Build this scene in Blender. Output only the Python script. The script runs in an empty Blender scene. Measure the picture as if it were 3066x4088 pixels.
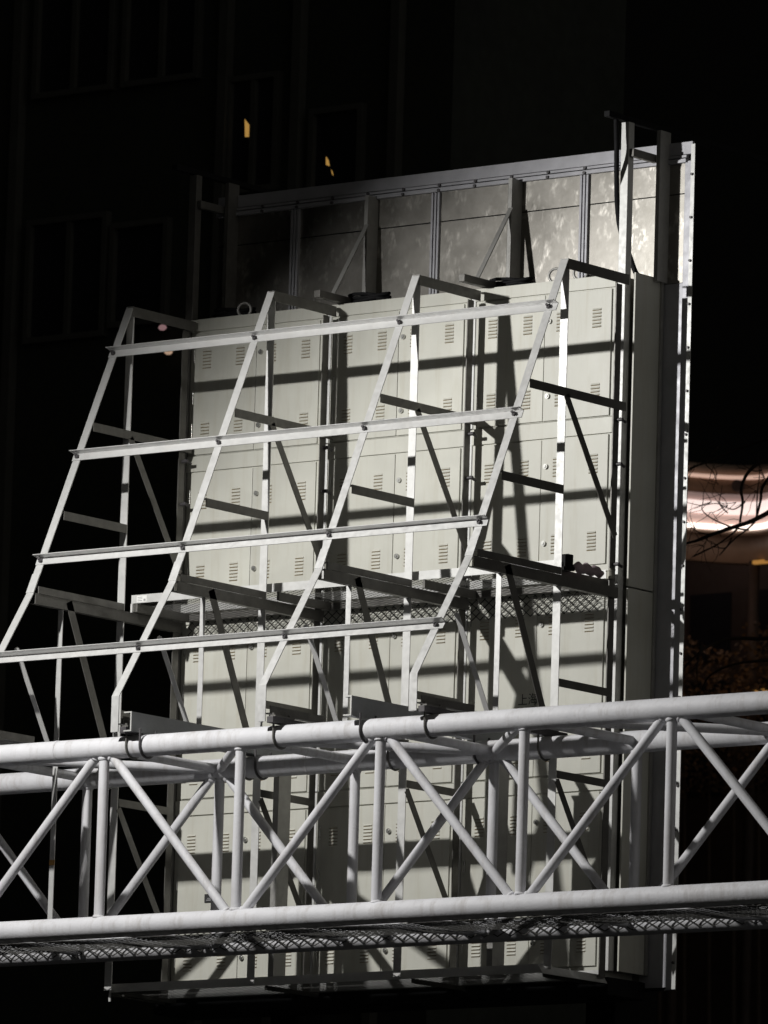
import bpy, bmesh, math, random
from mathutils import Vector, Matrix
random.seed(7)
S = bpy.context.scene
C = S.collection
V = Vector

# ------------------------------------------------------------------ camera, world, light, exposure
cam_d = bpy.data.cameras.new('camera')
cam = bpy.data.objects.new('camera', cam_d); C.objects.link(cam)
CAM = V((35.261, -42.269, -9.825))
D = V((-.60894, .77839, .15258)).normalized()
R = V((.79002, .61243, .02898)); R = (R - D*R.dot(D)).normalized()
U = R.cross(D)
cam.matrix_world = Matrix(((R.x, U.x, -D.x, CAM.x), (R.y, U.y, -D.y, CAM.y), (R.z, U.z, -D.z, CAM.z), (0, 0, 0, 1)))
cam_d.sensor_fit = 'HORIZONTAL'; cam_d.sensor_width = 36
cam_d.lens = 36*33533.3/3066
cam_d.clip_start = .5; cam_d.clip_end = 1000
cam_d.dof.use_dof = True; cam_d.dof.focus_distance = 54.0; cam_d.dof.aperture_fstop = 8.0
S.camera = cam

w = bpy.data.worlds.new('World'); S.world = w; w.use_nodes = True
nt = w.node_tree; bg = nt.nodes['Background']
tc = nt.nodes.new('ShaderNodeTexCoord')
dot = nt.nodes.new('ShaderNodeVectorMath'); dot.operation = 'DOT_PRODUCT'
g = V((.95, -.22, -.25)).normalized(); dot.inputs[1].default_value = g     # glow of the lit city, away to the right and behind the viewer
nt.links.new(tc.outputs['Generated'], dot.inputs[0])
mr = nt.nodes.new('ShaderNodeMapRange'); mr.interpolation_type = 'SMOOTHSTEP'
mr.inputs['From Min'].default_value = .15; mr.inputs['From Max'].default_value = 1
mr.inputs['To Min'].default_value = .0008; mr.inputs['To Max'].default_value = .185
nt.links.new(dot.outputs['Value'], mr.inputs['Value'])
bg.inputs['Color'].default_value = (1.0, .96, .86, 1)
nt.links.new(mr.outputs['Result'], bg.inputs['Strength'])

sp_d = bpy.data.lights.new('floodlight', 'SPOT'); sp = bpy.data.objects.new('floodlight', sp_d); C.objects.link(sp)
LP = V((.62, -6.0, .436)); LT = V((2.2, 0, -2.0))
sp.location = LP; sp.rotation_euler = (LT-LP).to_track_quat('-Z', 'Y').to_euler()
sp_d.energy = 2050; sp_d.color = (1.0, .985, .95); sp_d.shadow_soft_size = .075
sp_d.spot_size = math.radians(140); sp_d.spot_blend = .5

S.view_settings.view_transform = 'Standard'; S.view_settings.look = 'None'
S.view_settings.exposure = 0; S.view_settings.gamma = 1
S.render.engine = 'CYCLES'

# ------------------------------------------------------------------ materials
def mat(name, col, rough=.5, metal=0., var=.12, scale=6., bump=0., bscale=8., rvar=.1, spec=.5, stretch=(1, 1, 1), stain=None, stain_amt=.0, orand=0):
    m = bpy.data.materials.new(name); m.use_nodes = True
    n = m.node_tree.nodes; l = m.node_tree.links; b = n['Principled BSDF']
    tcn = n.new('ShaderNodeTexCoord'); geo = n.new('ShaderNodeNewGeometry')
    mp = n.new('ShaderNodeMapping'); mp.inputs['Scale'].default_value = stretch
    l.new(geo.outputs['Position'], mp.inputs['Vector'])
    no = n.new('ShaderNodeTexNoise'); no.inputs['Scale'].default_value = scale; no.inputs['Detail'].default_value = 6; no.inputs['Roughness'].default_value = .62
    l.new(mp.outputs['Vector'], no.inputs['Vector'])
    cr = n.new('ShaderNodeMapRange'); cr.inputs['From Min'].default_value = .25; cr.inputs['From Max'].default_value = .75
    cr.inputs['To Min'].default_value = 1-var; cr.inputs['To Max'].default_value = 1+var*.6
    l.new(no.outputs['Fac'], cr.inputs['Value'])
    mx = n.new('ShaderNodeMix'); mx.data_type = 'RGBA'; mx.blend_type = 'MULTIPLY'; mx.inputs['Factor'].default_value = 1
    mx.inputs['A'].default_value = (*col, 1); l.new(cr.outputs['Result'], mx.inputs['B'])
    out = mx.outputs['Result']
    if stain:
        n3 = n.new('ShaderNodeTexNoise'); n3.inputs['Scale'].default_value = 2.2; n3.inputs['Detail'].default_value = 8; n3.inputs['Roughness'].default_value = .7
        mp3 = n.new('ShaderNodeMapping'); mp3.inputs['Scale'].default_value = (6, 6, .5); l.new(geo.outputs['Position'], mp3.inputs['Vector']); l.new(mp3.outputs['Vector'], n3.inputs['Vector'])
        r3 = n.new('ShaderNodeMapRange'); r3.inputs['From Min'].default_value = .5; r3.inputs['From Max'].default_value = .78; r3.inputs['To Max'].default_value = stain_amt
        l.new(n3.outputs['Fac'], r3.inputs['Value'])
        m3 = n.new('ShaderNodeMix'); m3.data_type = 'RGBA'; l.new(r3.outputs['Result'], m3.inputs['Factor']); l.new(out, m3.inputs['A']); m3.inputs['B'].default_value = (*stain, 1)
        out = m3.outputs['Result']
    if orand:
        oi = n.new('ShaderNodeObjectInfo'); ro = n.new('ShaderNodeMapRange'); ro.inputs['To Min'].default_value = 1-orand; ro.inputs['To Max'].default_value = 1+orand*.5
        l.new(oi.outputs['Random'], ro.inputs['Value'])
        mo = n.new('ShaderNodeMix'); mo.data_type = 'RGBA'; mo.blend_type = 'MULTIPLY'; mo.inputs['Factor'].default_value = 1
        l.new(out, mo.inputs['A']); l.new(ro.outputs['Result'], mo.inputs['B']); out = mo.outputs['Result']
    l.new(out, b.inputs['Base Color'])
    n2 = n.new('ShaderNodeTexNoise'); n2.inputs['Scale'].default_value = bscale; n2.inputs['Detail'].default_value = 4
    l.new(mp.outputs['Vector'], n2.inputs['Vector'])
    rr = n.new('ShaderNodeMapRange'); rr.inputs['From Min'].default_value = .3; rr.inputs['From Max'].default_value = .7
    rr.inputs['To Min'].default_value = max(.05, rough-rvar); rr.inputs['To Max'].default_value = min(1, rough+rvar)
    l.new(n2.outputs['Fac'], rr.inputs['Value']); l.new(rr.outputs['Result'], b.inputs['Roughness'])
    b.inputs['Metallic'].default_value = metal
    b.inputs['Specular IOR Level'].default_value = spec
    if bump:
        bp = n.new('ShaderNodeBump'); bp.inputs['Strength'].default_value = bump; bp.inputs['Distance'].default_value = .02
        l.new(n2.outputs['Fac'], bp.inputs['Height']); l.new(bp.outputs['Normal'], b.inputs['Normal'])
    return m

def emit(name, col, st):
    m = bpy.data.materials.new(name); m.use_nodes = True
    n = m.node_tree.nodes; l = m.node_tree.links; b = n['Principled BSDF']
    b.inputs['Base Color'].default_value = (*[c*.5 for c in col], 1)
    b.inputs['Emission Color'].default_value = (*col, 1); b.inputs['Emission Strength'].default_value = st
    return m

M_cab = mat('cabinet_paint', (.59, .588, .53), .40, 0, .08, 3, .14, 3.0, .08, stain=(.40, .36, .26), stain_amt=.42, orand=.08)
M_head = M_cab
M_truss = mat('white_truss_paint', (.66, .66, .69), .62, 0, .12, 5, .08, 60, .1, spec=.3, stain=(.30, .265, .23), stain_amt=.6)
M_galv = mat('galvanised_angle', (.60, .60, .595), .42, .30, .07, 7, .02, 30, .1, stain=(.52, .50, .47), stain_amt=.35)
M_post = mat('galvanised_post', (.62, .62, .61), .48, .22, .15, 10, .03, 30, .1)
M_dark = mat('dark_steel', (.15, .145, .135), .45, .3, .3, 9, .06, 30, .12)  # also stands in for shade on the left rib and corner post
M_grey = mat('grey_channel_paint', (.27, .28, .29), .5, 0, .14, 8, .05, 40, .1)
M_lip = mat('pale_channel_edge', (.6, .6, .58), .45, .3, .15, 12)
M_rib = mat('dull_rib_steel', (.36, .355, .34), .45, .3, .2, 9, .06, 30, .1)
M_slot = mat('rusty_louvre_slot', (.20, .14, .06), .8, 0, .4, 30)
M_lock = mat('zinc_lock', (.5, .5, .48), .3, .8, .1, 20)
M_bolt = mat('dark_bolt', (.09, .085, .09), .5, .3, .3, 30)
M_mesh = mat('expanded_metal', (.09, .088, .083), .5, .3, .3, 20)
M_apron = mat('shaded_mesh_strip', (.045, .044, .04), .7, 0, .3, 20, spec=.2)  # near-black colour paints in the shadow side of the mesh
M_black = mat('black_rubber', (.012, .012, .013), .7, 0, .2, 20, spec=.12)
M_ink = mat('black_paint_mark', (.03, .03, .03), .7)
M_stick = mat('white_sticker', (.8, .8, .78), .5, 0, .05, 10)
M_stick2 = mat('grey_print', (.35, .35, .36), .6)
M_tape = mat('orange_tape', (.50, .27, .08), .6, 0, .1, 10)
M_rag = mat('faded_rag', (.42, .33, .36), .9, 0, .3, 15, .3, 30)
M_can = mat('grimy_can', (.36, .35, .30), .5, .2, .3, 20)
M_fac = mat('dark_facade_render', (.024, .027, .022), .9, 0, .3, .8)
M_frame = mat('dull_window_frame', (.062, .062, .055), .7, 0, .2, 3)
M_glass = mat('dark_window_glass', (.02, .02, .025), .15, 0, .1, 1)
M_asph = mat('asphalt', (.045, .045, .045), .9, 0, .3, 2)
M_bark = mat('dark_bark', (.035, .024, .018), .9, 0, .3, 20)
M_brown = mat('tan_fascia_panel', (.32, .235, .18), .6, 0, .25, 3)
M_deep = mat('brown_soffit', (.20, .125, .08), .7, 0, .3, 3)
M_col = mat('dim_column', (.05, .035, .03), .8, 0, .3, 3)
M_hedge = mat('dry_hedge', (.075, .045, .024), .9, 0, .5, 9, .4, 9)
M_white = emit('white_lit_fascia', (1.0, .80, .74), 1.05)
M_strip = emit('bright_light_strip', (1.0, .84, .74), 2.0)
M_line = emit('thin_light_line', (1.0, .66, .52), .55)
M_pale = emit('half_lit_fascia', (.95, .66, .58), .42)  # glow stands in for light falling on the fascia, no lamp
M_pale2 = emit('dim_lit_fascia', (.80, .55, .50), .22)  # weaker glow painting light onto the upper pale band
M_orange = emit('orange_lamp_glow', (1.0, .50, .12), .30)
M_warm = emit('warm_room_light', (1.0, .56, .14), .36)
M_pink = emit('pink_lamp_glass', (1.0, .58, .60), .20)
M_peach = emit('peach_lamp_glass', (1.0, .66, .45), .38)

def tin_mat():
    m = bpy.data.materials.new('scratched_tin_sheet'); m.use_nodes = True
    n = m.node_tree.nodes; l = m.node_tree.links; b = n['Principled BSDF']
    geo = n.new('ShaderNodeNewGeometry')
    def noise(scale, det, rough=.5, rot=0, stretch=(1, 1, 1)):
        mp = n.new('ShaderNodeMapping'); mp.inputs['Rotation'].default_value = (0, math.radians(rot), 0); mp.inputs['Scale'].default_value = stretch
        l.new(geo.outputs['Position'], mp.inputs['Vector'])
        q = n.new('ShaderNodeTexNoise'); q.inputs['Scale'].default_value = scale; q.inputs['Detail'].default_value = det; q.inputs['Roughness'].default_value = rough
        l.new(mp.outputs['Vector'], q.inputs['Vector']); return q.outputs['Fac']
    def rng(x, a, b_, c=0., d=1.):
        q = n.new('ShaderNodeMapRange'); q.inputs['From Min'].default_value = a; q.inputs['From Max'].default_value = b_; q.inputs['To Min'].default_value = c; q.inputs['To Max'].default_value = d
        l.new(x, q.inputs['Value']); return q.outputs['Result']
    def math_(op, a, b_):
        q = n.new('ShaderNodeMath'); q.operation = op
        for i, v in enumerate((a, b_)):
            if isinstance(v, float): q.inputs[i].default_value = v
            else: l.new(v, q.inputs[i])
        return q.outputs[0]
    cloud = noise(2.3, 7, .6); fine = noise(22, 6, .65)
    # wiped and scraped patches: short slanted strokes, only inside blotchy areas
    st1 = rng(noise(1, 2, .5, 40, (20, 1, 11)), .53, .74); st2 = rng(noise(1, 2, .5, -52, (17, 1, 10)), .53, .74)
    area = rng(noise(5.5, 4), .47, .62)
    scr = math_('MULTIPLY', math_('MAXIMUM', st1, st2), area)
    cr = n.new('ShaderNodeValToRGB'); cr.color_ramp.elements[0].position = .3; cr.color_ramp.elements[0].color = (.22, .21, .19, 1)
    cr.color_ramp.elements[1].position = .72; cr.color_ramp.elements[1].color = (.36, .345, .32, 1)
    l.new(math_('ADD', math_('MULTIPLY', cloud, .65), math_('MULTIPLY', fine, .35)), cr.inputs['Fac'])
    mx = n.new('ShaderNodeMix'); mx.data_type = 'RGBA'; l.new(scr, mx.inputs['Factor']); l.new(cr.outputs['Color'], mx.inputs['A']); mx.inputs['B'].default_value = (.74, .71, .66, 1)
    l.new(mx.outputs['Result'], b.inputs['Base Color'])
    b.inputs['Metallic'].default_value = .95
    l.new(math_('SUBTRACT', rng(cloud, .3, .7, .36, .50), math_('MULTIPLY', scr, .12)), b.inputs['Roughness'])
    bp = n.new('ShaderNodeBump'); bp.inputs['Strength'].default_value = .10; bp.inputs['Distance'].default_value = .02
    l.new(math_('ADD', cloud, math_('MULTIPLY', scr, .25)), bp.inputs['Height']); l.new(bp.outputs['Normal'], b.inputs['Normal'])
    return m
M_tin = tin_mat()
M_tinband = mat('tin_edge_band', (.42, .42, .45), .5, .3, .15, 8, .06, 14, .1)

# ------------------------------------------------------------------ mesh helpers
class MB:
    def __init__(s): s.v = []; s.f = []; s.mi = []; s.sm = []
    def poly(s, vs, faces, mi=0, smooth=False):
        o = len(s.v); s.v += [tuple(v) for v in vs]
        for f in faces:
            s.f.append([i+o for i in f]); s.mi.append(mi); s.sm.append(smooth)
    def box(s, x0, x1, y0, y1, z0, z1, mi=0):
        vs = [(x, y, z) for x in (x0, x1) for y in (y0, y1) for z in (z0, z1)]
        s.poly(vs, [(0, 1, 3, 2), (4, 6, 7, 5), (0, 4, 5, 1), (2, 3, 7, 6), (0, 2, 6, 4), (1, 5, 7, 3)], mi)
    def prism(s, prof, p0, p1, a, b, mi=0):
        """extrude the 2D profile (coords along a, b) from p0 to p1"""
        p0, p1, a, b = V(p0), V(p1), V(a), V(b); n = len(prof)
        vs = [p+a*u+b*w for p in (p0, p1) for u, w in prof]
        flip = a.cross(b).dot(p1-p0) < 0
        fs = [[i, (i+1) % n, n+(i+1) % n, n+i] for i in range(n)]+[list(range(n-1, -1, -1)), list(range(n, 2*n))]
        if flip: fs = [f[::-1] for f in fs]
        s.poly(vs, fs, mi)
    def sweep_yz(s, prof, path, x, mi=0):
        """sweep profile (u along +X from x, w along the inward normal) on a mitred polyline of (y,z); inward = right of downward travel"""
        n = len(prof); P = [V((0, y, z)) for y, z in path]; rings = []
        nn = []
        for i in range(len(P)-1):
            d = (P[i+1]-P[i]).normalized(); nn.append(V((0, -d.z, d.y)))   # heading down/front -> +Y, i.e. towards the wall
        for i, p in enumerate(P):
            if i == 0: m = nn[0]
            elif i == len(P)-1: m = nn[-1]
            else: m = (nn[i-1]+nn[i])/(1+nn[i-1].dot(nn[i]))
            rings.append([p+V((x+u, 0, 0))+m*w for u, w in prof])
        vs = [v for r in rings for v in r]; fs = []
        for k in range(len(P)-1):
            for i in range(n): fs.append([k*n+i, k*n+(i+1) % n, (k+1)*n+(i+1) % n, (k+1)*n+i])
        fs += [list(range(n-1, -1, -1)), list(range((len(P)-1)*n, len(P)*n))]
        s.poly(vs, fs, mi)
    def tube(s, p0, p1, r, seg=20, r1=None, mi=0, caps=True):
        p0, p1 = V(p0), V(p1); d = (p1-p0).normalized(); r1 = r if r1 is None else r1
        a = d.orthogonal().normalized(); b = d.cross(a)
        ring = lambda p, q: [p+(a*math.cos(t)+b*math.sin(t))*q for t in [2*math.pi*i/seg for i in range(seg)]]
        A, B = ring(p0, r), ring(p1, r1)
        s.poly(A+B, [[i, (i+1) % seg, seg+(i+1) % seg, seg+i] for i in range(seg)], mi, True)
        if caps: s.poly(A+B, [list(range(seg-1, -1, -1)), list(range(seg, 2*seg))], mi)
    def path(s, pts, rad, seg=8, mi=0):
        """smooth tube along a polyline; rad is a number or one per point"""
        P = [V(p) for p in pts]; n = len(P); rad = rad if isinstance(rad, (list, tuple)) else [rad]*n
        vs = []; up = None
        for i, p in enumerate(P):
            d = (P[min(i+1, n-1)]-P[max(i-1, 0)]).normalized()
            a = d.orthogonal().normalized() if up is None else (up-d*up.dot(d)).normalized(); up = a; b = d.cross(a)
            vs += [p+(a*math.cos(2*math.pi*k/seg)+b*math.sin(2*math.pi*k/seg))*rad[i] for k in range(seg)]
        fs = [[i*seg+k, i*seg+(k+1) % seg, (i+1)*seg+(k+1) % seg, (i+1)*seg+k] for i in range(n-1) for k in range(seg)]
        fs += [list(range(seg-1, -1, -1)), list(range((n-1)*seg, n*seg))]
        s.poly(vs, fs, mi, True)
    def torus(s, c, ax, R_, r, a0=0, a1=2*math.pi, n=28, seg=8, mi=0, ref=None):
        c, ax = V(c), V(ax).normalized(); a = V(ref) if ref else ax.orthogonal().normalized(); b = ax.cross(a)
        full = abs(a1-a0-2*math.pi) < 1e-6; N = n if full else n+1; vs = []
        for i in range(N):
            t = a0+(a1-a0)*i/n; d = a*math.cos(t)+b*math.sin(t)
            for k in range(seg):
                q = 2*math.pi*k/seg; vs.append(c+d*(R_+r*math.cos(q))+ax*r*math.sin(q))
        fs = [[(i % N)*seg+k, (i % N)*seg+(k+1) % seg, ((i+1) % N)*seg+(k+1) % seg, ((i+1) % N)*seg+k] for i in range(n) for k in range(seg)]
        s.poly(vs, fs, mi, True)
    def mesh(s, name, mats):
        me = bpy.data.meshes.new(name); me.from_pydata(s.v, [], s.f)
        for m in (mats if isinstance(mats, (list, tuple)) else [mats]): me.materials.append(m)
        me.polygons.foreach_set('material_index', s.mi); me.polygons.foreach_set('use_smooth', s.sm)
        bm = bmesh.new(); bm.from_mesh(me); bmesh.ops.recalc_face_normals(bm, faces=bm.faces); bm.to_mesh(me); bm.free()
        me.update(); return me
    def build(s, name, mats, parent=None, bevel=0):
        return link(name, s.mesh(name, mats), parent, bevel)

def link(name, me, parent=None, bevel=0, loc=None):
    o = bpy.data.objects.new(name, me); C.objects.link(o)
    if parent: o.parent = parent; o.matrix_parent_inverse = parent.matrix_world.inverted() if False else Matrix.Translation(-world_loc(parent))
    if loc: o.location = loc
    if bevel:
        b = o.modifiers.new('bevel', 'BEVEL'); b.width = bevel; b.segments = 2; b.limit_method = 'ANGLE'; b.angle_limit = math.radians(40)
    return o
def world_loc(o):
    # every Empty here is only translated; a parent's own mesh sits at the origin
    return V(o['_w']) if '_w' in o else V((0, 0, 0))
def thing(name, label, cat, loc=(0, 0, 0), group=None):
    o = bpy.data.objects.new(name, None); C.objects.link(o); o.location = loc; o['_w'] = tuple(loc); o.empty_display_size = .1
    o['label'] = label; o['category'] = cat
    if group: o['group'] = group
    return o
def tag(o, label, cat, group=None, kind=None):
    if label: o['label'] = label
    if cat: o['category'] = cat
    if group: o['group'] = group
    if kind: o['kind'] = kind
    return o

def L(wa, wb, t=.006, fa=1, fb=1):
    """angle-iron profile: flange wa along a, flange wb along b"""
    return [(0, 0), (fa*wa, 0), (fa*wa, fb*t), (fa*t, fb*t), (fa*t, fb*wb), (0, fb*wb)]

def diamond(mb, x0, x1, y0, y1, z, px, py, wd=.005, th=.002):
    """expanded-metal sheet in the XY plane: zig-zag strands that touch at the knuckles"""
    rows = int((y1-y0)/(py/2)); cols = int((x1-x0)/(px/2))
    for r in range(rows):
        ya = y0+r*py/2
        for c in range(cols):
            up = (c+r) % 2 == 0
            p = V((x0+c*px/2, ya+(0 if up else py/2), z)); q = V((x0+(c+1)*px/2, ya+(py/2 if up else 0), z))
            d = (q-p).normalized(); sd = V((-d.y, d.x, 0))*wd/2
            vs = [p-sd, q-sd, q+sd, p+sd]; h = V((0, 0, th))
            mb.poly(vs+[v+h for v in vs], [(3, 2, 1, 0), (4, 5, 6, 7), (0, 1, 5, 4), (2, 3, 7, 6)])

def upright_mesh(mb, x0, x1, y, z0, z1, px, pz, wd=.006):
    """expanded-metal strip standing in the XZ plane"""
    rows = round((z1-z0)/(pz/2)); cols = int((x1-x0)/(px/2))
    for r in range(rows):
        za = z0+r*pz/2
        for c in range(cols):
            up = (c+r) % 2 == 0
            p = V((x0+c*px/2, y, za+(0 if up else pz/2))); q = V((x0+(c+1)*px/2, y, za+(pz/2 if up else 0)))
            d = (q-p).normalized(); sd = V((-d.z, 0, d.x))*wd/2
            vs = [p-sd, q-sd, q+sd, p+sd]; h = V((0, .004, 0))
            mb.poly(vs+[v+h for v in vs], [(3, 2, 1, 0), (4, 5, 6, 7), (0, 1, 5, 4), (2, 3, 7, 6)])

# ------------------------------------------------------------------ measurements (metres)
SP = 1.2                                           # frame and cabinet pitch
Y1, Z1, Y2, Z2 = -.9225, -2.050, -1.4532, -2.8585    # knees of the sloping leg
ZFOOT = -3.09
YT, WT, X0, PT, ZT, ZB = -1.32, 1.176, 1.0153, 1.1197, -3.1724, -4.3217
RC = .070
YC = .70; YTIN = 1.062
GZ = -11.6
s1 = V((0, Y1, Z1)).normalized(); n1 = V((0, s1.z, -s1.y))
s2 = V((0, Y2-Y1, Z2-Z1)).normalized(); n2 = V((0, s2.z, -s2.y))

# ------------------------------------------------------------------ ground
gm = MB(); gm.poly([(-300, -300, GZ), (300, -300, GZ), (300, 300, GZ), (-300, 300, GZ)], [(0, 1, 2, 3)])
tag(gm.build('ground', M_asph), 'dark asphalt ground far below the sign', None, kind='structure')

# ------------------------------------------------------------------ the metal back of the sign
sg = thing('billboard', 'tall tin-backed sign board standing behind the grey cabinets', 'billboard', (1.9, YTIN, -4.6))
XL, XR = -.13, 3.845
m = MB(); m.box(XL, XR-.03, YTIN+.012, YTIN+.035, -4.60, .92); m.build('frame', M_black, sg)
# tin sheets, each a panel between the seams
xs = [XL, .54, 1.136, 1.725, 2.325, 2.96, 3.545, XR-.075]
for zz0, zz1 in ((-4.58, .584), (.592, .80)):
    m = MB()
    for a, b in zip(xs[:-1], xs[1:]): m.box(a+.002, b-.002, YTIN, YTIN+.010, zz0 if (b < 3.6 or zz0 > 0) else .002, zz1)
    m.build('tin_sheet', M_tin, sg)
m = MB(); m.box(3.547, XR-.077, YTIN, YTIN+.010, -4.58, -.002); m.build('shade_lift_sheet', M_tinband, sg)  # duller copy of the tin that lifts the shade beside the cabinets
m = MB(); m.box(XL, XR-.02, YTIN-.012, YTIN+.011, .845, .928); m.build('top_band', M_tinband, sg, .002)
for z0, z1, d in ((.822, .840, .022), (.788, .815, .030)):
    m = MB(); m.box(XL, XR-.06, YTIN-d, YTIN+.011, z0, z1); rl = m.build('top_rail', M_tinband, sg, .002)
    bm_ = MB(); bm_.tube((0, -.012, 0), (0, 0, 0), .011, 8); rme = bm_.mesh('rivet', M_bolt)
    for i in range(13): link('rivet', rme, rl, loc=(XL+.10+i*.3, YTIN-d, z0+.008))
for xc in (.545, 1.735, 2.962):                                   # paired seam channels at mid panel
    m = MB()
    for dx in (-.034, -.008, .018): m.box(xc+dx, xc+dx+.016, YTIN-.022, YTIN+.002, -4.5, .786)
    m.build('seam_channel', M_tinband, sg, .001)
for k in range(4):                                                       # deep ribs in line with the frames
    x = 1.2*k+.012; top = .80 if k in (1, 2) else 1.0
    m = MB(); m.prism([(0, 0), (.03, 0), (.03, .114), (.0, .114), (0, .108), (.024, .108), (.024, .006), (0, .006)], (x, YTIN-.115, -4.5 if k < 3 else .005), (x, YTIN-.115, top), (1, 0, 0), (0, 1, 0))
    m.build('rib', M_rib if k else M_dark, sg)  # left rib gets the darker steel in place of shade
for k in (1, 2):                                                         # slanting braces from rib to cabinet top
    x = 1.2*k+.02
    m = MB(); m.prism(L(.035, .035, .005), (x, .945, .60), (x, .60, .075), (1, 0, 0), V((0, .835, -.55))); m.build('brace', M_rib, sg)
    m = MB(); m.box(x-.02, x+.03, .45, .945, .028, .078); m.build('tie_bar', M_dark, sg, .003)
for k in (0, 3):                                                         # corner towers above the cabinets
    xa = 3.506 if k else -.10
    m = MB(); m.box(xa, xa+.062, YC, YC+.06, (-4.5 if k else -4.5), 1.02); m.build('corner_post', M_post if k else M_dark, sg, .003)  # left post darkened by its material to stand for shade
    m = MB(); m.box(xa+.063, xa+.098, YC+.01, YTIN-.09, .79, .842); m.build('tie_bar', M_dark, sg, .003)
    m = MB(); m.box(xa+.005, xa+.05, .50, 2.45, 1.022, 1.06); bo = m.build('boom', M_black, sg, .003)
# side cladding between the corner post and the tin, right hand
for z0, z1 in ((-2.015, .035), (-4.5, -2.025)):
    m = MB(); m.box(3.590, 3.606, YC+.062, YTIN-.002, z0, z1); m.build('side_cladding', M_cab, sg, .002)
m = MB(); m.box(3.607, 3.620, 1.03, 1.058, -4.5, .03); m.build('corner_trim', M_rib, sg)
m = MB(); m.prism(L(.030, .04, .006), (XR-.006, YTIN-.045, -4.60), (XR-.006, YTIN-.045, .90), (1, 0, 0), (0, 1, 0)); ef = m.build('edge_angle', M_post, sg)
m = MB(); m.box(XR-.075, XR-.020, YTIN-.014, YTIN+.0, -4.6, .80); m.build('edge_strip', M_tinband, sg, .002)
m = MB(); m.tube((0, -.012, 0), (0, .0, 0), .009, 8); m.tube((0, .001, 0), (0, .035, 0), .006, 6); bme = m.mesh('bolt', M_bolt)
for i in range(19): link('bolt', bme, ef, loc=(XR+.006, YTIN-.045, .70-i*.285))
m = MB(); m.box(-.14, 3.60, .66, YTIN-.002, -4.66, -4.545); m.build('base_beam', M_black, sg, .004)
for x in (.5, 3.1):
    m = MB(); m.box(x, x+.24, YTIN+.036, YTIN+.30, GZ, -.5); m.build('column', M_black, sg, .01)

# ------------------------------------------------------------------ cabinets (three columns, four rows)
VENT = MB()
for i in range(6):
    zt = .0555-i*.0222
    VENT.prism([(-.0005, 0), (-.0065, -.0110), (-.0005, -.0125)], (-.034, 0, zt), (.034, 0, zt), (0, 1, 0), (0, 0, 1), 0)
    VENT.box(-.036, .036, -.0016, .0, zt-.0165, zt-.0132, 1)
vent_me = VENT.mesh('vent', [M_cab, M_slot])
LK = MB(); LK.tube((0, -.014, 0), (0, 0, 0), .017, 18); LK.tube((0, -.019, 0), (0, -.0141, 0), .009, 14)
lock_me = LK.mesh('lock', M_lock)
ROWS = [(.020, -.908, -.067, -.905), (-.912, -1.925, -1.022, -1.872), (-1.930, -3.230, -2.055, -3.225), (-3.234, -4.540, -3.340, -4.468)]
rown = ['topmost', 'second from top', 'third from top', 'lowest']
coln = ['left', 'middle', 'right']
DF = YC-.012
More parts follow.
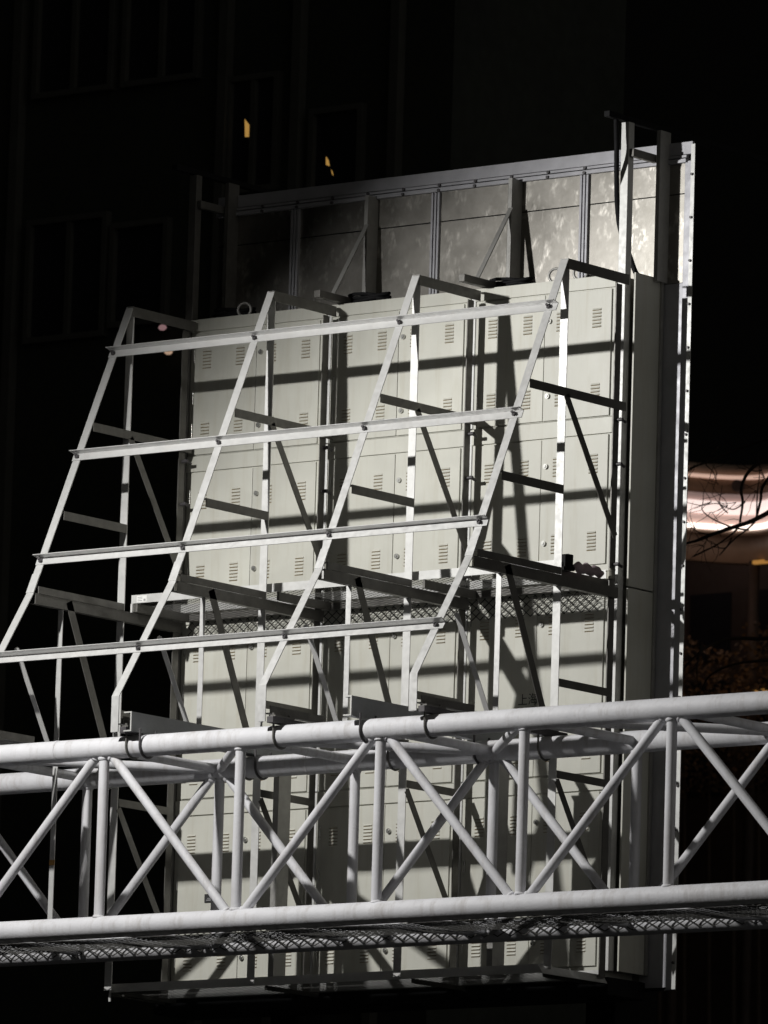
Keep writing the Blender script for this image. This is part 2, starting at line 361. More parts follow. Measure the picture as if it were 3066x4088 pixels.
for r, (zt, zb, dt, db) in enumerate(ROWS):
    for c in range(3):
        x = 1.2*c; xl, xr = x-.036, x+(1.124 if c < 2 else 1.10)
        lab = 'pale grey louvred cabinet, %s in the %s column' % (rown[r], coln[c])
        if r == 3 and c == 0: lab += ', with a black plate'
        if r == 2 and c == 2: lab = 'pale grey louvred cabinet marked with two dark painted characters, right column'
        cb = thing('cabinet', lab, 'cabinet', ((xl+xr)/2, .87, zb), 'louvred equipment cabinets stacked on the sign back')
        m = MB(); m.box(xl, xr, YC, YTIN-.004, zb, zt); m.build('body', M_cab, cb, .003)
        m = MB(); m.box(xl, xr, DF-.001, YC, dt+.005, zt); hp = m.build('header_panel', M_head, cb, .002)
        left_hung = not (r == 3 and c == 1)
        xs_ = [x+.006, x+.536, x+1.074]
        for side in (0, 1):
            a, b = xs_[side]+.002, xs_[side+1]-.002
            ja, jb, jc = random.uniform(-.0015, .0015), random.uniform(-.002, .002), random.uniform(0, .003)
            m = MB(); m.box(a+max(ja, 0), b+min(ja, 0), DF, YC-.0005, db+.003+max(jb, 0), dt-.003-jc*.5); d = m.build('door', M_cab, cb, .002)
            cx = (x+.113, x+.399) if side == 0 else (x+.668, x+.957)
            for xv in cx:
                for zc_ in (dt-.180, db+.165):
                    v = link('vent', vent_me, d, loc=(xv, DF, zc_))
            if side == 1:
                for zc_ in (dt-.180, db+.165): link('lock', lock_me, d, loc=(x+.577, DF, zc_))
            else:
                for z0 in (dt-.12, dt-.40, db+.21):
                    m = MB(); m.tube((x+.004, DF-.004, z0), (x+.004, DF-.004, z0-.09), .0045, 8); m.build('hinge', M_lock, d)
            if r == 3 and c == 0 and side == 0:
                m = MB(); m.box(x+.244, x+.328, DF-.006, DF, -3.925, -3.868); m.build('black_plate', M_ink, d, .002)
                m = MB(); m.box(x+.262, x+.310, DF-.0075, DF-.006, -3.912, -3.906); m.box(x+.270, x+.302, DF-.0075, DF-.006, -3.899, -3.895); m.build('plate_print', M_stick2, d)
            if r == 2 and c == 2 and side == 0:
                tx = bpy.data.curves.new('painted_characters', 'FONT'); tx.body = '上海'; tx.size = .082; tx.extrude = .0004
                tx.materials.append(M_ink)
                tmp = bpy.data.objects.new('tmp', tx); C.objects.link(tmp); bpy.context.view_layer.update()
                tme = bpy.data.meshes.new_from_object(tmp.evaluated_get(bpy.context.evaluated_depsgraph_get())); bpy.data.objects.remove(tmp)
                to = bpy.data.objects.new('painted_characters', tme); C.objects.link(to)
                to.rotation_euler = (math.pi/2, 0, 0); to.location = (x+.398, DF-.0012, -2.748); to.parent = d
        if r == 0:
            # lifting eyes bolted on the cabinet top
            for xe in ((x+.33,) if c != 2 else (x+.53, x+.73)):
                if c == 1: continue
                m = MB(); m.torus((xe, .80, .078), (.3, -1, 0), .046, .009); m.tube((xe, .80, .0205), (xe, .80, .034), .016, 10); m.build('lifting_eye', M_rib, cb)
        # lit gap tube down the right edge of the column
        if c < 2:
            m = MB(); m.box(xr+.004, xr+.038, YC-.006, YC+.06, zb+.002, zt-.002); m.build('edge_tube', M_post, cb, .003)

# left-hand edge post of the stack belongs to the sign
m = MB(); m.box(-.085, -.041, YC-.02, YC+.30, -4.5, .0); m.build('edge_post', M_rib, sg, .003)

# ------------------------------------------------------------------ angle-iron support frames
names_f = ['leftmost and dimmest angle-iron frame, standing clear of the cabinets',
           'angle-iron frame second from left, its foot beside the left grey channel',
           'angle-iron frame third from left, between the two grey channels',
           'rightmost angle-iron frame with the brightest white post']
FB = .032                                                         # plane of the side members, on the right of the leg
def frame(k):
    X = SP*k; zi = -4.22 if k == 0 else -3.03
    t = thing('support_frame', names_f[k], 'frame', (X, -.7, ZFOOT), 'angle-iron frames standing on the truss')
    P = lambda *a: (a[0]+X, a[1], a[2])
    m = MB(); m.sweep_yz(L(.060, .050, .006), [(0, 0), (Y1, Z1), (Y2, Z2), (Y2, ZFOOT)], X-.030); m.build('front_leg', M_galv, t)
    m = MB(); m.prism(L(.060, .050, .006), P(-.030, .008, -.03), P(-.030, .008, -4.56), (1, 0, 0), (0, 1, 0)); m.build('rear_post', M_post, t)
    m = MB(); m.prism([(0, 0), (0, .062), (-.05, .062), (-.05, .056), (-.006, .056), (-.006, 0)], P(.012, .548, -.072), P(.012, .548, -4.56), (1, 0, 0), (0, 1, 0))
    wp = m.build('wall_post', M_dark, t)
    # clamp bolts that tie the wall post to the cabinets
    for zb_ in (-.96, -1.25, -1.90, -3.05):
        m = MB(); m.tube(P(.012, .585, zb_), P(.060, .585, zb_), .012, 8); m.tube(P(.045, .575, zb_+.004), P(.045, .635, zb_-.010), .010, 8); m.build('clamp_bolt', M_bolt, wp)
    def bar(y0, y1, zt, h, wd=.05, x=FB, name='cross_bar', mt=None):
        m = MB(); m.prism([(0, 0), (0, -h), (-.006, -h), (-.006, -.006), (-wd, -.006), (-wd, 0)], P(x, y0, zt), P(x, y1, zt), (1, 0, 0), (0, 0, 1))
        return m.build(name, mt or M_dark, t)
    bar(-.005, .655, -.002, .068, name='top_bar')
    bar(-.835*.445, .655, -.838, .058)
    bar(-.640, -.026+.03, -1.468, .058)
    bar(-.875, .0, -1.998, .047, x=FB+.004, name='walkway_angle')
    m = MB(); m.prism([(0, 0), (0, -.070), (-.045, -.070), (-.045, -.064), (-.006, -.064), (-.006, -.006), (-.045, -.006), (-.045, 0)], P(FB, -.90, -2.046), P(FB, .62, -2.046), (1, 0, 0), (0, 0, 1))
    m.build('walkway_beam', M_dark, t)
    bar(.02, .56, -2.708, .052)
    bar(.02, .56, -3.295, .050)
    m = MB(); m.prism(L(.040, .036, .005), P(-.024, -.600, -2.05), P(-.024, -.600, zi), (1, 0, 0), (0, 1, 0)); ip = m.build('inner_post', M_galv, t)
    if k == 0:
        m = MB(); m.prism([(-.0255, -.6015), (.0175, -.6015), (.0175, -.598), (-.0255, -.598)], P(0, 0, -3.80), P(0, 0, -3.765), (1, 0, 0), (0, 1, 0)); m.build('tape', M_tape, ip)
    q1 = V((X, Y1, Z1)); m = MB(); m.prism([(-.032, -.0045), (.032, -.0045), (.032, -.0003), (-.032, -.0003)], q1-s1*.15, q1-s1*.004, (1, 0, 0), -n1 if n1.y < 0 else n1); m.build('splice_plate', M_galv, t)
    def diag(a, b, wd, name='brace', x=FB, mt=None, lip=.035):
        a, b = V((0, *a)), V((0, *b)); d = (b-a).normalized(); q = V((0, -d.z, d.y))          # q points up towards the wall
        m = MB(); m.prism([(0, -wd/2), (-.005, -wd/2), (-.005, wd/2-.005), (-lip, wd/2-.005), (-lip, wd/2), (0, wd/2)], V((X+x, a.y, a.z)), V((X+x, b.y, b.z)), (1, 0, 0), q)
        m.build(name, mt or M_dark, t)
    diag((.015, -.885), (.575, -1.72), .052)
    diag((-.56, -2.06), (-.10, -3.03), .062)
    diag((.02, -3.36), (.56, -4.16), .05)
    a, b = V((0, -1.06, -2.43)), V((0, -.70, -3.035)); d = (b-a).normalized(); q = V((0, -d.z, d.y))
    m = MB(); m.prism(L(.038, .03, .005), V((X-.0, a.y, a.z)), V((X-.0, b.y, b.z)), (1, 0, 0), q); m.build('strut', M_galv, t)
    m = MB(); m.prism([(0, 0), (0, .05), (-.006, .05), (-.006, .006), (-.05, .006), (-.05, 0)], P(FB, YT-.085, -3.036), P(FB, -.86, -3.036), (1, 0, 0), (0, 0, 1)); m.build('sill_angle', M_dark, t)
    m = MB(); m.box(X+.034, X+.085, Y2+.012, .05, -3.0995, -3.058); m.build('base_bar', M_bolt, t, .003)
    for yc in (YT, YT+WT):
        m = MB()
        for dx in (-.012,):
            m.torus((X+.055, yc, ZT), (1, 0, 0), RC+.0075, .007, math.radians(0), math.radians(180), 20, 8, ref=(0, -1, 0))
        # axis +X, from front (-Y) round underneath to the back
        for sy in (-1, 1): m.tube((X+.055, yc+sy*(RC+.0075), ZT), (X+.055, yc+sy*(RC+.0075), ZT+.135), .007, 8)
        m.box(X+.034, X+.085, yc-.10, yc+.10, -3.0575, -3.047)
        for sy in (-1, 1): m.tube((X+.055, yc+sy*(RC+.0075), -3.0469), (X+.055, yc+sy*(RC+.0075), -3.032), .011, 6)
        m.build('u_bolt', M_dark, t)
    return t
for k in range(4): frame(k)

# ------------------------------------------------------------------ four long rails on the sloping legs
tr = [.1672, .5296, .8900]
railpos = [(V((0, Y1, Z1))*q, s1, n1) for q in tr]+[(V((0, Y1, Z1))+V((0, Y2-Y1, Z2-Z1))*.5963, s2, n2)]
rl = ['topmost long angle rail, dull at its left end', 'second long angle rail from the top', 'third long angle rail from the top', 'lowest long angle rail, its left end cut by the picture edge']
for i, (p, sd, no) in enumerate(railpos):
    no = no if no.y < 0 else -no
    t = thing('cross_rail', rl[i], 'rail', (1.8, p.y, p.z), 'long angle rails across the frames')
    h = .056
    prof = [(-h/2, 0), (h/2, 0), (h/2, .005), (-h/2+.005, .005), (-h/2+.013, .060), (-h/2+.008, .060)]   # u down the leg, w outwards
    base = p+no*.0006
    m = MB(); m.prism(prof, base+V((-.034, 0, 0)), base+V((3.668, 0, 0)), sd, no); m.build('angle', M_galv, t)
    for k in range(4):
        q = base+V((SP*k+.004, 0, 0))+no*.0055
        m = MB(); m.tube(q, q+no*.010, .017, 6); m.tube(q+no*.010, q+no*.030, .009, 8)
        m.prism([(-.022, -.006), (.022, -.006), (.022, .006), (-.022, .006)], q+no*.012, q+no*.022, V((.8, 0, 0))+sd*.6, sd*.8-V((.6, 0, 0)))
        m.build('bolt', M_bolt, t)

# ------------------------------------------------------------------ white box truss
tt = thing('box_truss', 'white tubular box truss running across the front', 'truss', (1.6, YT+WT/2, ZB))
J0, J1 = -5, 6
def weld(m, p, q, r):
    d = (q-p).normalized()
    for a, e in ((p, d), (q, -d)):
        pts = [a+e*(.004+.006*i) for i in range(5)]
        m.path([v+V((random.uniform(-.001, .001),)*3) for v in pts], [r+.003, r+.008, r+.0085, r+.005, r+.0005], 18)
xa, xb = X0+PT*J0-.12, X0+PT*J1+.12
NX = lambda j: X0+PT*j
for y in (YT, YT+WT):
    for z in (ZT, ZB):
        m = MB(); m.tube((xa, y, z), (xb, y, z), RC, 40); ch = m.build('chord', M_truss, tt)
        if z == ZT:
            m = MB()
            for xx in (.62,) if y == YT else (1.75,): m.tube((xx, y, z), (xx+.022, y, z), RC+.003, 40); 
            m.build('splice_collar', M_truss, ch)
for y in (YT, YT+WT):
    for j in range(J0, J1+1):
        m = MB(); p, q = V((NX(j), y, ZB+.05)), V((NX(j), y, ZT-.05)); m.tube(p, q, .0335, 20); weld(m, p, q, .0335); m.build('upright', M_truss, tt)
    for j in range(J0, J1):
        e, o = (j, j+1) if j % 2 == 0 else (j+1, j)                    # even nodes carry the diagonals at the top
        sgn = 1 if o > e else -1
        m = MB(); p, q = V((NX(e)+sgn*.062, y, ZT-.045)), V((NX(o)-sgn*.062, y, ZB+.045)); m.tube(p, q, .0305, 20); weld(m, p, q, .0305); m.build('diagonal', M_truss, tt)
for z in (ZT, ZB):
    for j in range(J0, J1+1):
        m = MB(); m.tube((NX(j), YT+.05, z), (NX(j), YT+WT-.05, z), .030, 18); m.build('cross_tube', M_truss, tt)
    for j in range(J0, J1):
        e, o = (j, j+1) if j % 2 == 0 else (j+1, j)
        sgn = 1 if o > e else -1
        m = MB(); m.tube((NX(o)-sgn*.05, YT+.055, z), (NX(e)+sgn*.05, YT+WT-.055, z), .030, 18); m.build('lacing', M_truss, tt)
m = MB(); diamond(m, xa, xb, YT-.04, YT+.50, ZB-RC-.012, .105, .05, .006, .003); m.build('mesh_floor', M_mesh, tt)
m = MB(); upright_mesh(m, xa, xb, YT+WT-.088, ZB-.045, ZB+.085, .105, .052, .006); m.build('mesh_apron', M_apron, tt)
for x in (xa+.1, xb-.1):
    for y in (YT, YT+WT):
        m = MB(); m.tube((x, y, GZ), (x, y, ZB-RC*.9), .10, 20); m.build('tower_leg', M_black, tt)

# ------------------------------------------------------------------ grey channels across the truss with hanging columns
for i, x in enumerate((1.340, 3.118)):
    t = thing('channel_hanger', ['left grey steel channel lying across the truss chords, post hanging behind', 'right grey steel channel, beside the foot of the third frame, post hanging behind'][i], 'channel', (x, -.6, -3.08), 'steel channels lying across the truss')
    zt, zb = -2.966, -3.092
    prof = [(0, zb), (0, zt), (-.062, zt), (-.062, zt-.007), (-.007, zt-.007), (-.007, zb+.007), (-.062, zb+.007), (-.062, zb)]
    m = MB(); m.prism([(u, v+3) for u, v in prof], (x, -1.452, -3), (x, .20, -3), (1, 0, 0), (0, 0, 1)); be = m.build('beam', M_grey, t)
    m = MB(); m.prism([(u, v+3) for u, v in [(.001, zb-.0005), (.001, zt+.0005), (-.062, zt+.0005), (-.062, zt-.008), (-.008, zt-.008), (-.008, zb+.008), (-.062, zb+.008), (-.062, zb-.0005)]], (x, -1.456, -3), (x, -1.4521, -3), (1, 0, 0), (0, 0, 1)); m.build('pale_end', M_lip, be)  # front end face, paler than the rest of the channel
    prof = [(0, 0), (0, .126), (-.045, .126), (-.045, .119), (-.007, .119), (-.007, .007), (-.045, .007), (-.045, 0)]
    m = MB(); m.prism(prof, (x, .068, zb-.001), (x, .068, -4.56), (1, 0, 0), (0, 1, 0)); m.build('hanging_post', M_rib, t)
    for yc in (YT, YT+WT):
        m = MB(); m.torus((x+.03, yc, ZT), (1, 0, 0), RC+.009, .008, 0, math.pi, 20, 8, ref=(0, -1, 0))
        for sy in (-1, 1): m.tube((x+.03, yc+sy*(RC+.009), ZT), (x+.03, yc+sy*(RC+.009), ZT+.10), .008, 8)
        m.build('u_bolt', M_bolt, t)

# ------------------------------------------------------------------ two catwalks in front of the cabinets
for i, (z, lab) in enumerate(((-1.935, 'upper mesh catwalk with white toe boards between the frames and cabinets'), (-4.515, 'lower mesh catwalk at the foot of the cabinets'))):
    t = thing('catwalk', lab, 'catwalk', (1.8, .33, z-.1), 'mesh catwalks along the cabinets')
    x0, x1 = (.045, 3.56) if i == 0 else (-.03, 3.55)
    m = MB(); m.prism([(0, 0), (0, -.056), (.006, -.056), (.006, -.006), (.03, -.006), (.03, 0)], (x0, .062, z), (x1, .062, z), (0, 1, 0), (0, 0, 1)); tb = m.build('toe_board', M_post, t)
    m = MB(); m.prism([(0, 0), (0, -.056), (.006, -.056), (.006, -.006), (.02, -.006), (.02, 0)], (x0-.04, .622, z+.012), (3.592, .622, z+.012), (0, 1, 0), (0, 0, 1)); m.build('toe_board', M_post, t)
    m = MB(); diamond(m, x0+.01, x1-.01, .069, .615, z-.054, .070, .042, .0045, .0018); m.build('mesh_floor', M_mesh, t)
    for xx in [x0]+[1.2*q+.07 for q in range(3)]+[x1-.03]:
        m = MB(); m.box(xx, xx+.02, .07, .615, z-(.112 if i == 0 else .085), z-.056); m.build('joist', M_dark if i == 0 else M_apron, t, .002)  # lower joists take the shaded mesh colour to sink into the dark
    if i == 0:
        m = MB(); m.box(x0, x1, .617, .655, z-.106, z-.058); m.build('edge_beam', M_dark, t, .002)
    m = MB()
    if i == 0: upright_mesh(m, x0, x1-.1, .660, z-.245, z-.060, .068, .054, .0050)
    if i == 0: m.build('mesh_apron', M_apron, t)
    m = MB(); m.box(x0-.004, x0+.012, .060, .068, z-.115, z-.057); m.build('end_tab', M_post, t)
    if i == 0:
        m = MB(); m.box(.092, .176, .0606, .0618, z-.050, z-.007); st = m.build('sticker', M_stick, tb)
        m = MB()
        m.box(.150, .168, .0600, .0606, z-.044, z-.030)
        for q in range(3): m.box(.099, .140, .0600, .0606, z-.020-q*.011, z-.016-q*.011)
        m.build('sticker_print', M_stick2, st)

    if i == 1:
        m = MB(); m.prism([(0, 0), (.012, 0), (.05, -.055), (.038, -.055)], (3.56, -.05, z-.02), (3.56, .64, z-.02), (1, 0, 0), (0, 0, 1)); m.build('end_board', M_post, t)
# ------------------------------------------------------------------ odds and ends left on the steelwork
m = MB(); m.box(3.560, 3.612, .10, .16, -1.998, -1.895); m.box(3.552, 3.620, .092, .168, -2.0, -1.975); o = m.build('junction_box', M_black, None, .004)
tag(o, 'small black box standing on the walkway beam by the right frame', 'box')
m = MB(); pts = [(3.615, .17+.03*q, -1.972+.012*math.sin(q*1.9)) for q in range(11)]
m.path(pts, [.018, .030, .033, .028, .034, .031, .026, .033, .03, .026, .014], 12); o = m.build('rag', M_rag)
tag(o, 'rolled faded pink rag on the walkway beam at the right', 'rag')
m = MB(); m.tube((3.62, .545, -2.0), (3.62, .545, -1.952), .026, 18); m.tube((3.62, .545, -1.952), (3.62, .545, -1.945), .030, 18); m.tube((3.62, .545, -1.945), (3.62, .545, -1.932), .010, 10)
tag(m.build('can', M_can), 'small grimy can on the beam end beside the right wall post', 'can')
def coil(name, c, lab):
    m = MB(); pts = []
    for q in range(70):
        a = q*.55; rr = .085+.02*math.sin(q*.7); pts.append((c[0]+rr*1.7*math.cos(a), c[1]+rr*.7*math.sin(a), .034+.0006*q+.012*(1+math.sin(q*.9))))
    m.path(pts, .012, 8); tag(m.build(name, M_black), lab, 'cable', 'black cable coils on the cabinet tops')
coil('cable_coil', (.20, .86), 'black cable coil lying on the top left cabinet')
coil('cable_coil', (1.36, .84), 'black cable coil on the top middle cabinet, left end')
coil('cable_coil', (2.52, .86), 'black cable coil on the top right cabinet, left of its lifting eyes')
m = MB(); m.torus((3.205, .84, .062), (.35, -1, .2), .040, .012, n=24); tag(m.build('hose_loop', M_black), 'short black hose loop on the top right cabinet near the corner post', 'hose')
# thick cable that hangs from the boom in front of the corner post
cp = [(3.521, .62, 1.03), (3.527, .62, .92), (3.532, .62, .81), (3.503, .665, .667), (3.455, .745, .493), (3.450, .79, .34), (3.49, .83, .19), (3.53, .85, .07), (3.55, .86, .034)]
def smooth(p, n=6):
    P = [V(q) for q in p]; out = []
    for i in range(len(P)-1):
        p0, p1, p2, p3 = P[max(i-1, 0)], P[i], P[i+1], P[min(i+2, len(P)-1)]
        for k in range(n):
            t = k/n; out.append(.5*((2*p1)+(p2-p0)*t+(2*p0-5*p1+4*p2-p3)*t*t+(3*p1-p0-3*p2+p3)*t**3))
    return out+[P[-1]]
m = MB(); m.path(smooth(cp), .017, 10); m.build('hanging_cable', M_black)
tag(bpy.data.objects['hanging_cable'], 'thick black cable hanging from the boom by the corner post', 'cable')

# ------------------------------------------------------------------ the floodlight that lights the scene (left of the picture), with an added flap to shade the upper left
ft = thing('floodlight', 'floodlight with an added shading flap, on a mast in front of the sign', 'lamp', (.62, -6.2, GZ))
m = MB(); m.box(LP.x-.26, LP.x+.26, LP.y-.30, LP.y-.12, LP.z-.2, LP.z+.2); m.build('housing', M_black, ft, .01)
e1 = V((1, 0, .71)).normalized(); e2 = V((-e1.z, 0, e1.x)); c0 = LP+V((0, .48, 0))+V((0, 0, -.148*.48))
m = MB(); m.prism([(-.7, 0), (.7, 0), (.7, .75), (-.7, .75)], c0, c0+V((0, .006, 0)), e1, e2); m.build('added_flap', M_black, ft)  # unseen plate added to block light towards the upper left
m = MB()
for q in (-.66, .66): p = c0+e1*q+e2*.72; m.tube(p, V((LP.x+(.2 if q > 0 else -.2), LP.y-.13, LP.z+.19)), .008, 8)
m.build('added_flap_stay', M_black, ft)
m = MB(); m.tube((LP.x, LP.y-.21, GZ), (LP.x, LP.y-.21, LP.z-.201), .06, 16); m.build('mast', M_black, ft)

# ------------------------------------------------------------------ dark apartment block behind on the left
ab = thing('apartment_block', 'unlit apartment block far back on the left', 'building', (-14, 13, GZ))
m = MB(); m.box(-26, -6.6, 12.0, 14.4, GZ, 9.0); m.build('wall', M_fac, ab)
def window(x0, x1, z0, z1, mull=(), lit=None):
    fw = .05
    m = MB(); m.box(x0-fw, x1+fw, 11.93, 11.999, z1, z1+fw); m.box(x0-fw, x1+fw, 11.93, 11.999, z0-fw, z0)
    m.box(x0-fw, x0, 11.93, 11.999, z0, z1); m.box(x1, x1+fw, 11.93, 11.999, z0, z1)
    for q in mull: m.box(q-.025, q+.025, 11.94, 11.995, z0, z1)
    f = m.build('window', M_frame, ab)
    m = MB(); m.box(x0, x1, 11.985, 11.9985, z0, z1); m.build('pane', M_glass, f)
    for li in (lit or []):
        m = MB(); m.prism([(u, v) for u, v in li], (0, 11.983, 0), (0, 11.9835, 0), (1, 0, 0), (0, 0, 1)); g_ = m.build('curtain_gap', M_warm, f)
window(-11.10, -10.30, 2.60, 3.585, (-10.68,))
window(-10.16, -9.62, 2.66, 3.47)
window(-11.10, -10.30, 4.75, 5.75, (-10.70,))
window(-10.10, -9.35, 4.75, 5.75, (-9.72,))
window(-8.93, -8.46, 3.70, 4.62, (-8.69,), [[(-8.804, 4.30), (-8.795, 4.143), (-8.728, 4.136), (-8.723, 4.205), (-8.748, 4.24)]])
window(-8.02, -7.55, 3.45, 4.25, (), [[(-7.912, 3.89), (-7.909, 3.815), (-7.868, 3.80), (-7.880, 3.85)], [(-7.853, 3.775), (-7.843, 3.735), (-7.826, 3.712), (-7.833, 3.745)]])
for x in (-11.35, -9.05, -8.25, -7.2):
    m = MB(); m.box(x, x+.09, 11.90, 11.999, -8, 8.6); m.build('downpipe', M_frame, ab)
for (x, z, mt, lab) in ((-9.562, 2.555, M_pink, 'dim pink lamp on the dark wall left of the cabinets, upper one'), (-9.487, 2.339, M_peach, 'small peach lamp on the dark wall left of the cabinets, lower one')):
    t = thing('wall_lamp', lab, 'lamp', (x, 11.9, z))
    m = MB()
    N = 14; rings = []
    vs = []; fs = []
    for a in range(7):
        ph = math.pi*a/6-math.pi/2
        for b in range(N):
            th = 2*math.pi*b/N; vs.append((x+.040*math.cos(ph)*math.cos(th), 11.90+.030*math.cos(ph)*math.sin(th), z+.026*math.sin(ph)))
    for a in range(6):
        for b in range(N): fs.append([a*N+b, a*N+(b+1) % N, (a+1)*N+(b+1) % N, (a+1)*N+b])
    m.poly(vs, fs, 0, True); m.build('globe', mt, t)
    m = MB(); m.tube((x, 11.93, z), (x, 11.999, z), .014, 10); m.build('bracket', M_frame, t)

# ------------------------------------------------------------------ lit pavilion far back on the right
pv = thing('pavilion', 'lit curved pavilion front in the distance at right', 'building', (-13, 26, GZ))
XS = [-14.6+i*.12 for i in range(31)]                               # -14.6 .. -11.0
arc = lambda x: 25.0+.34*(1-((x+13.10)/.62)**2) if abs(x+13.10) < .95 else 25.0+.34*(1-(.95/.62)**2)
def band(name, mt, z0, z1, dy=0, dep=.25):
    m = MB(); vs = []; n = len(XS)
    slope = lambda x: -.072*(x+13.1)
    for x in XS:
        for yy in (arc(x)+dy, arc(x)+dy+dep):
            for z in (z0, z1): vs.append((x, yy, z+slope(x)+.0))
    fs = []
    for i in range(n-1):
        a, b = i*4, (i+1)*4
        fs += [[a, b, b+1, a+1], [a+2, a+3, b+3, b+2], [a+1, b+1, b+3, a+3], [a, a+2, b+2, b]]
    fs += [[0, 1, 3, 2], [(n-1)*4+q for q in (0, 2, 3, 1)]]
    m.poly(vs, fs, 0, True); return m.build(name, mt, pv)
band('roof_fascia', M_brown, 3.475, 3.585, .06)
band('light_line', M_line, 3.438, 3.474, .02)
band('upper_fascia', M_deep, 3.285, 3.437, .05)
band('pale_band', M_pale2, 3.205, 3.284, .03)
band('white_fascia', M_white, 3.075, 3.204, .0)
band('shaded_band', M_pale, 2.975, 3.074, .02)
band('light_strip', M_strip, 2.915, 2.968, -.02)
band('lower_lip', M_brown, 2.87, 2.9145, .0)
band('soffit_panel', M_brown, 2.60, 2.869, .05)
m = MB(); m.tube((-13.15, arc(-13.15)-.01, 3.372), (-13.15, arc(-13.15)+.09, 3.372), .062, 20); m.build('round_sign', M_col, pv)
m = MB(); m.box(-14.6, -11.0, 26.2, 26.5, GZ, 2.9); rw = m.build('rear_wall', M_col, pv)
for x in (-14.3, -13.55, -12.75, -12.1):
    m = MB(); m.box(x, x+.5, 26.17, 26.199, 1.75, 2.45); m.box(x, x+.5, 26.17, 26.199, .4, 1.55); m.build('dark_window', M_glass, rw)
for x in (-13.86, -12.96, -12.02):
    m = MB(); m.tube((x, 25.4, GZ), (x, 25.4, 2.598), .055, 16); m.build('column', M_col, pv)
m = MB(); m.box(-12.80, -12.3, 25.2, 25.26, 1.19, 1.275); m.build('orange_lamp', M_orange, pv)
m = MB(); m.box(-12.90, -12.2, 25.28, 25.33, 2.555, 2.59); m.build('orange_lamp', M_orange, pv)

lp = bpy.data.lights.new('pavilion_lamp', 'POINT'); lo = bpy.data.objects.new('pavilion_lamp', lp); C.objects.link(lo)
lo.location = (-12.45, 24.1, 1.35); lp.energy = 2.2; lp.color = (1, .55, .22); lp.shadow_soft_size = .06

lq = bpy.data.lights.new('soffit_fill', 'POINT'); lo = bpy.data.objects.new('soffit_fill', lq); C.objects.link(lo)  # added point fill that brightens soffit, columns and hedge, no fitting there
lo.location = (-13.0, 24.5, 2.2); lq.energy = 3.5; lq.color = (1, .70, .56); lq.shadow_soft_size = .1

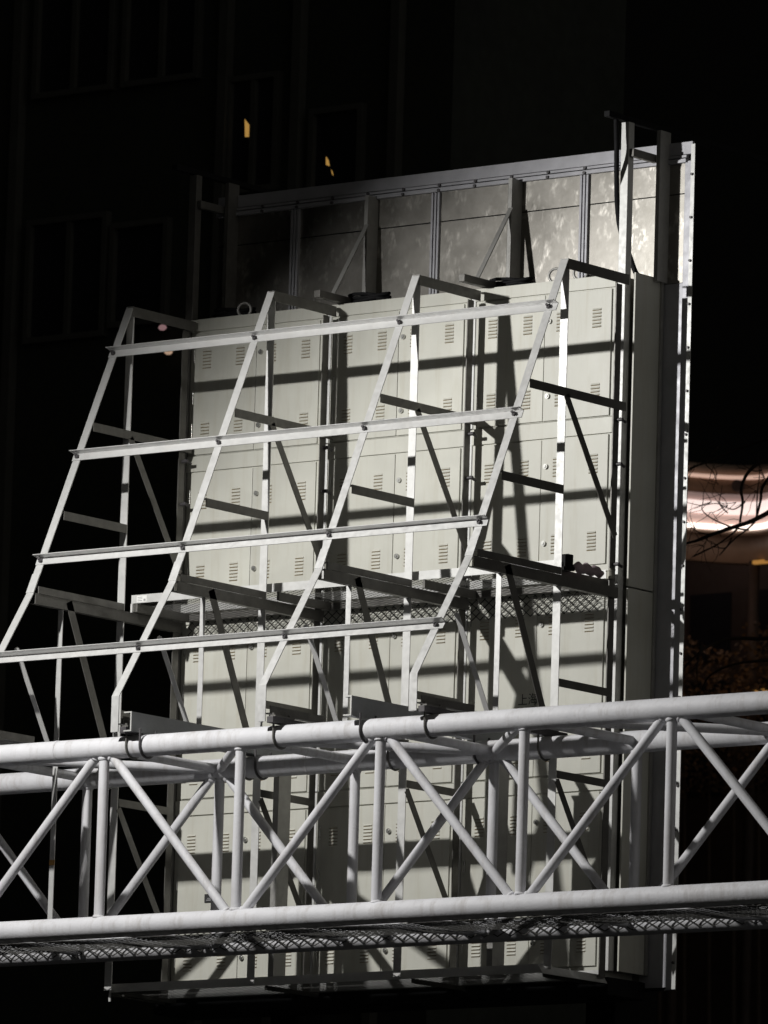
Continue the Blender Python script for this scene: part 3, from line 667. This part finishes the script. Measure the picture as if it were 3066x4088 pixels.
# bare tree in front of the pavilion, its trunk out of the picture to the right
bt = thing('bare_tree', 'leafless dark tree whose branches cross the lit pavilion', 'tree', (-1.55, 11.0, GZ))
m = MB(); m.path(smooth([(-1.55, 11, GZ), (-1.60, 11.05, -7), (-1.52, 11, -3), (-1.62, 11, -1), (-1.75, 11, .1), (-1.8, 11.05, 1.4), (-1.7, 11, 2.6)]), [.17-.003*i for i in range(37)], 12); m.build('trunk', M_bark, bt)
BR = [((-1.75, .1), (-2.1, .45), (-2.45, .46), (-2.62, .36), (-2.73, .28), (-2.83, .23), (-3.03, .18), (-3.20, .15), (-3.37, .15), (-3.6, .13)),
      ((-1.8, 1.2), (-2.2, .98), (-2.45, .80), (-2.66, .68), (-2.77, .54), (-2.81, .44), (-2.89, .34), (-2.96, .25), (-3.12, .14), (-3.30, .04)),
      ((-1.8, .7), (-2.3, .72), (-2.58, .56), (-2.68, .45), (-2.76, .35), (-2.81, .27), (-2.93, .16), (-3.01, .02)),
      ((-1.8, 1.0), (-2.6, .95), (-3.0, .88), (-3.24, .80), (-3.31, .75), (-3.37, .67), (-3.5, .6)),
      ((-3.24, .80), (-3.30, .77), (-3.38, .72)), ((-3.0, .88), (-3.11, .76), (-3.08, .69), (-3.1, .6)),
      ((-1.62, -1.1), (-2.3, -.7), (-2.75, -.64), (-2.96, -.63), (-3.11, -.69), (-3.16, -.76), (-3.25, -.85), (-3.35, -.92), (-3.5, -1.0)),
      ((-1.62, -1.0), (-2.3, -.85), (-2.67, -.85), (-2.85, -.88), (-3.03, -.94), (-3.15, -1.01), (-3.19, -1.08)),
      ((-3.11, -.69), (-3.15, -.88), (-3.18, -1.0)),
      ((-2.81, .44), (-2.89, .44), (-3.01, .41), (-3.13, .46), (-3.23, .44), (-3.37, .48)),
      ((-2.83, .23), (-2.94, .25), (-3.06, .31), (-3.13, .38), (-3.14, .46), (-3.2, .55)),
      ((-3.03, .18), (-3.15, .20), (-3.28, .26), (-3.36, .25)),
      ((-2.93, .16), (-3.05, .10), (-3.2, .12), (-3.36, .05)), ((-2.76, .35), (-2.7, .52), (-2.62, .62), (-2.6, .8)),
      ((-2.89, .34), (-2.97, .42), (-3.0, .52), (-3.06, .6)), ((-2.66, .68), (-2.8, .7), (-2.95, .78))]
for i, b in enumerate(BR):
    p3 = [(x, 11+.12*math.sin(i*2.1+j*.8), z) for j, (x, z) in enumerate(b)]
    q = smooth(p3, 4); r0 = (.024, .016, .014, .011, .006, .006, .016, .013, .009, .006, .007, .006, .006, .006, .005, .006)[i]
    m = MB(); m.path(q, [r0*(1.15-.85*j/len(q)) for j in range(len(q))], 7); m.build('branch', M_bark, bt)
random.seed(5)
m = MB()
for i in range(90):
    b = random.choice(BR); a = random.choice(b[1:]); x, z = a; ang = random.uniform(2.2, 4.6); ln = random.uniform(.08, .28)
    p = [V((x, 11, z))]; 
    for q in range(4):
        ang += random.uniform(-.35, .35); p.append(p[-1]+V((math.cos(ang), random.uniform(-.3, .3), math.sin(ang)))*ln/4)
    m.path(p, [.0032, .0028, .0024, .002, .0014], 5)
m.build('twigs', M_bark, bt)['kind'] = 'stuff'

# low dry hedge below the pavilion
hg = MB(); random.seed(11)
for i in range(5200):
    x = random.uniform(-14.4, -11.2); z = random.uniform(.2, 1.72+.12*math.sin(x*5)+.06*math.sin(x*13)); y = random.uniform(24.5, 25.1)
    a = V((random.uniform(-1, 1), random.uniform(-1, 1), random.uniform(-1, 1))).normalized(); b = a.orthogonal().normalized()*.016; a = a*.03
    c = V((x, y, z)); hg.poly([c-a, c+b, c+a, c-b], [(0, 1, 2, 3)])
o = hg.build('leaves', M_hedge, None); o['kind'] = 'stuff'
ht = thing('hedge', 'brown dry hedge under the lit pavilion', 'hedge', (-12.8, 24.8, GZ)); o.parent = ht; o.matrix_parent_inverse = Matrix.Translation(-V((-12.8, 24.8, GZ)))
m = MB()
for x in [-14.2+.3*i for i in range(10)]: m.path([(x, 24.8, GZ), (x+.05, 24.85, -4), (x-.03, 24.8, .6)], [.05, .035, .01], 7)
o = m.build('stems', M_bark, ht); o['kind'] = 'stuff'

for o in S.objects:
    if '_w' in o: del o['_w']
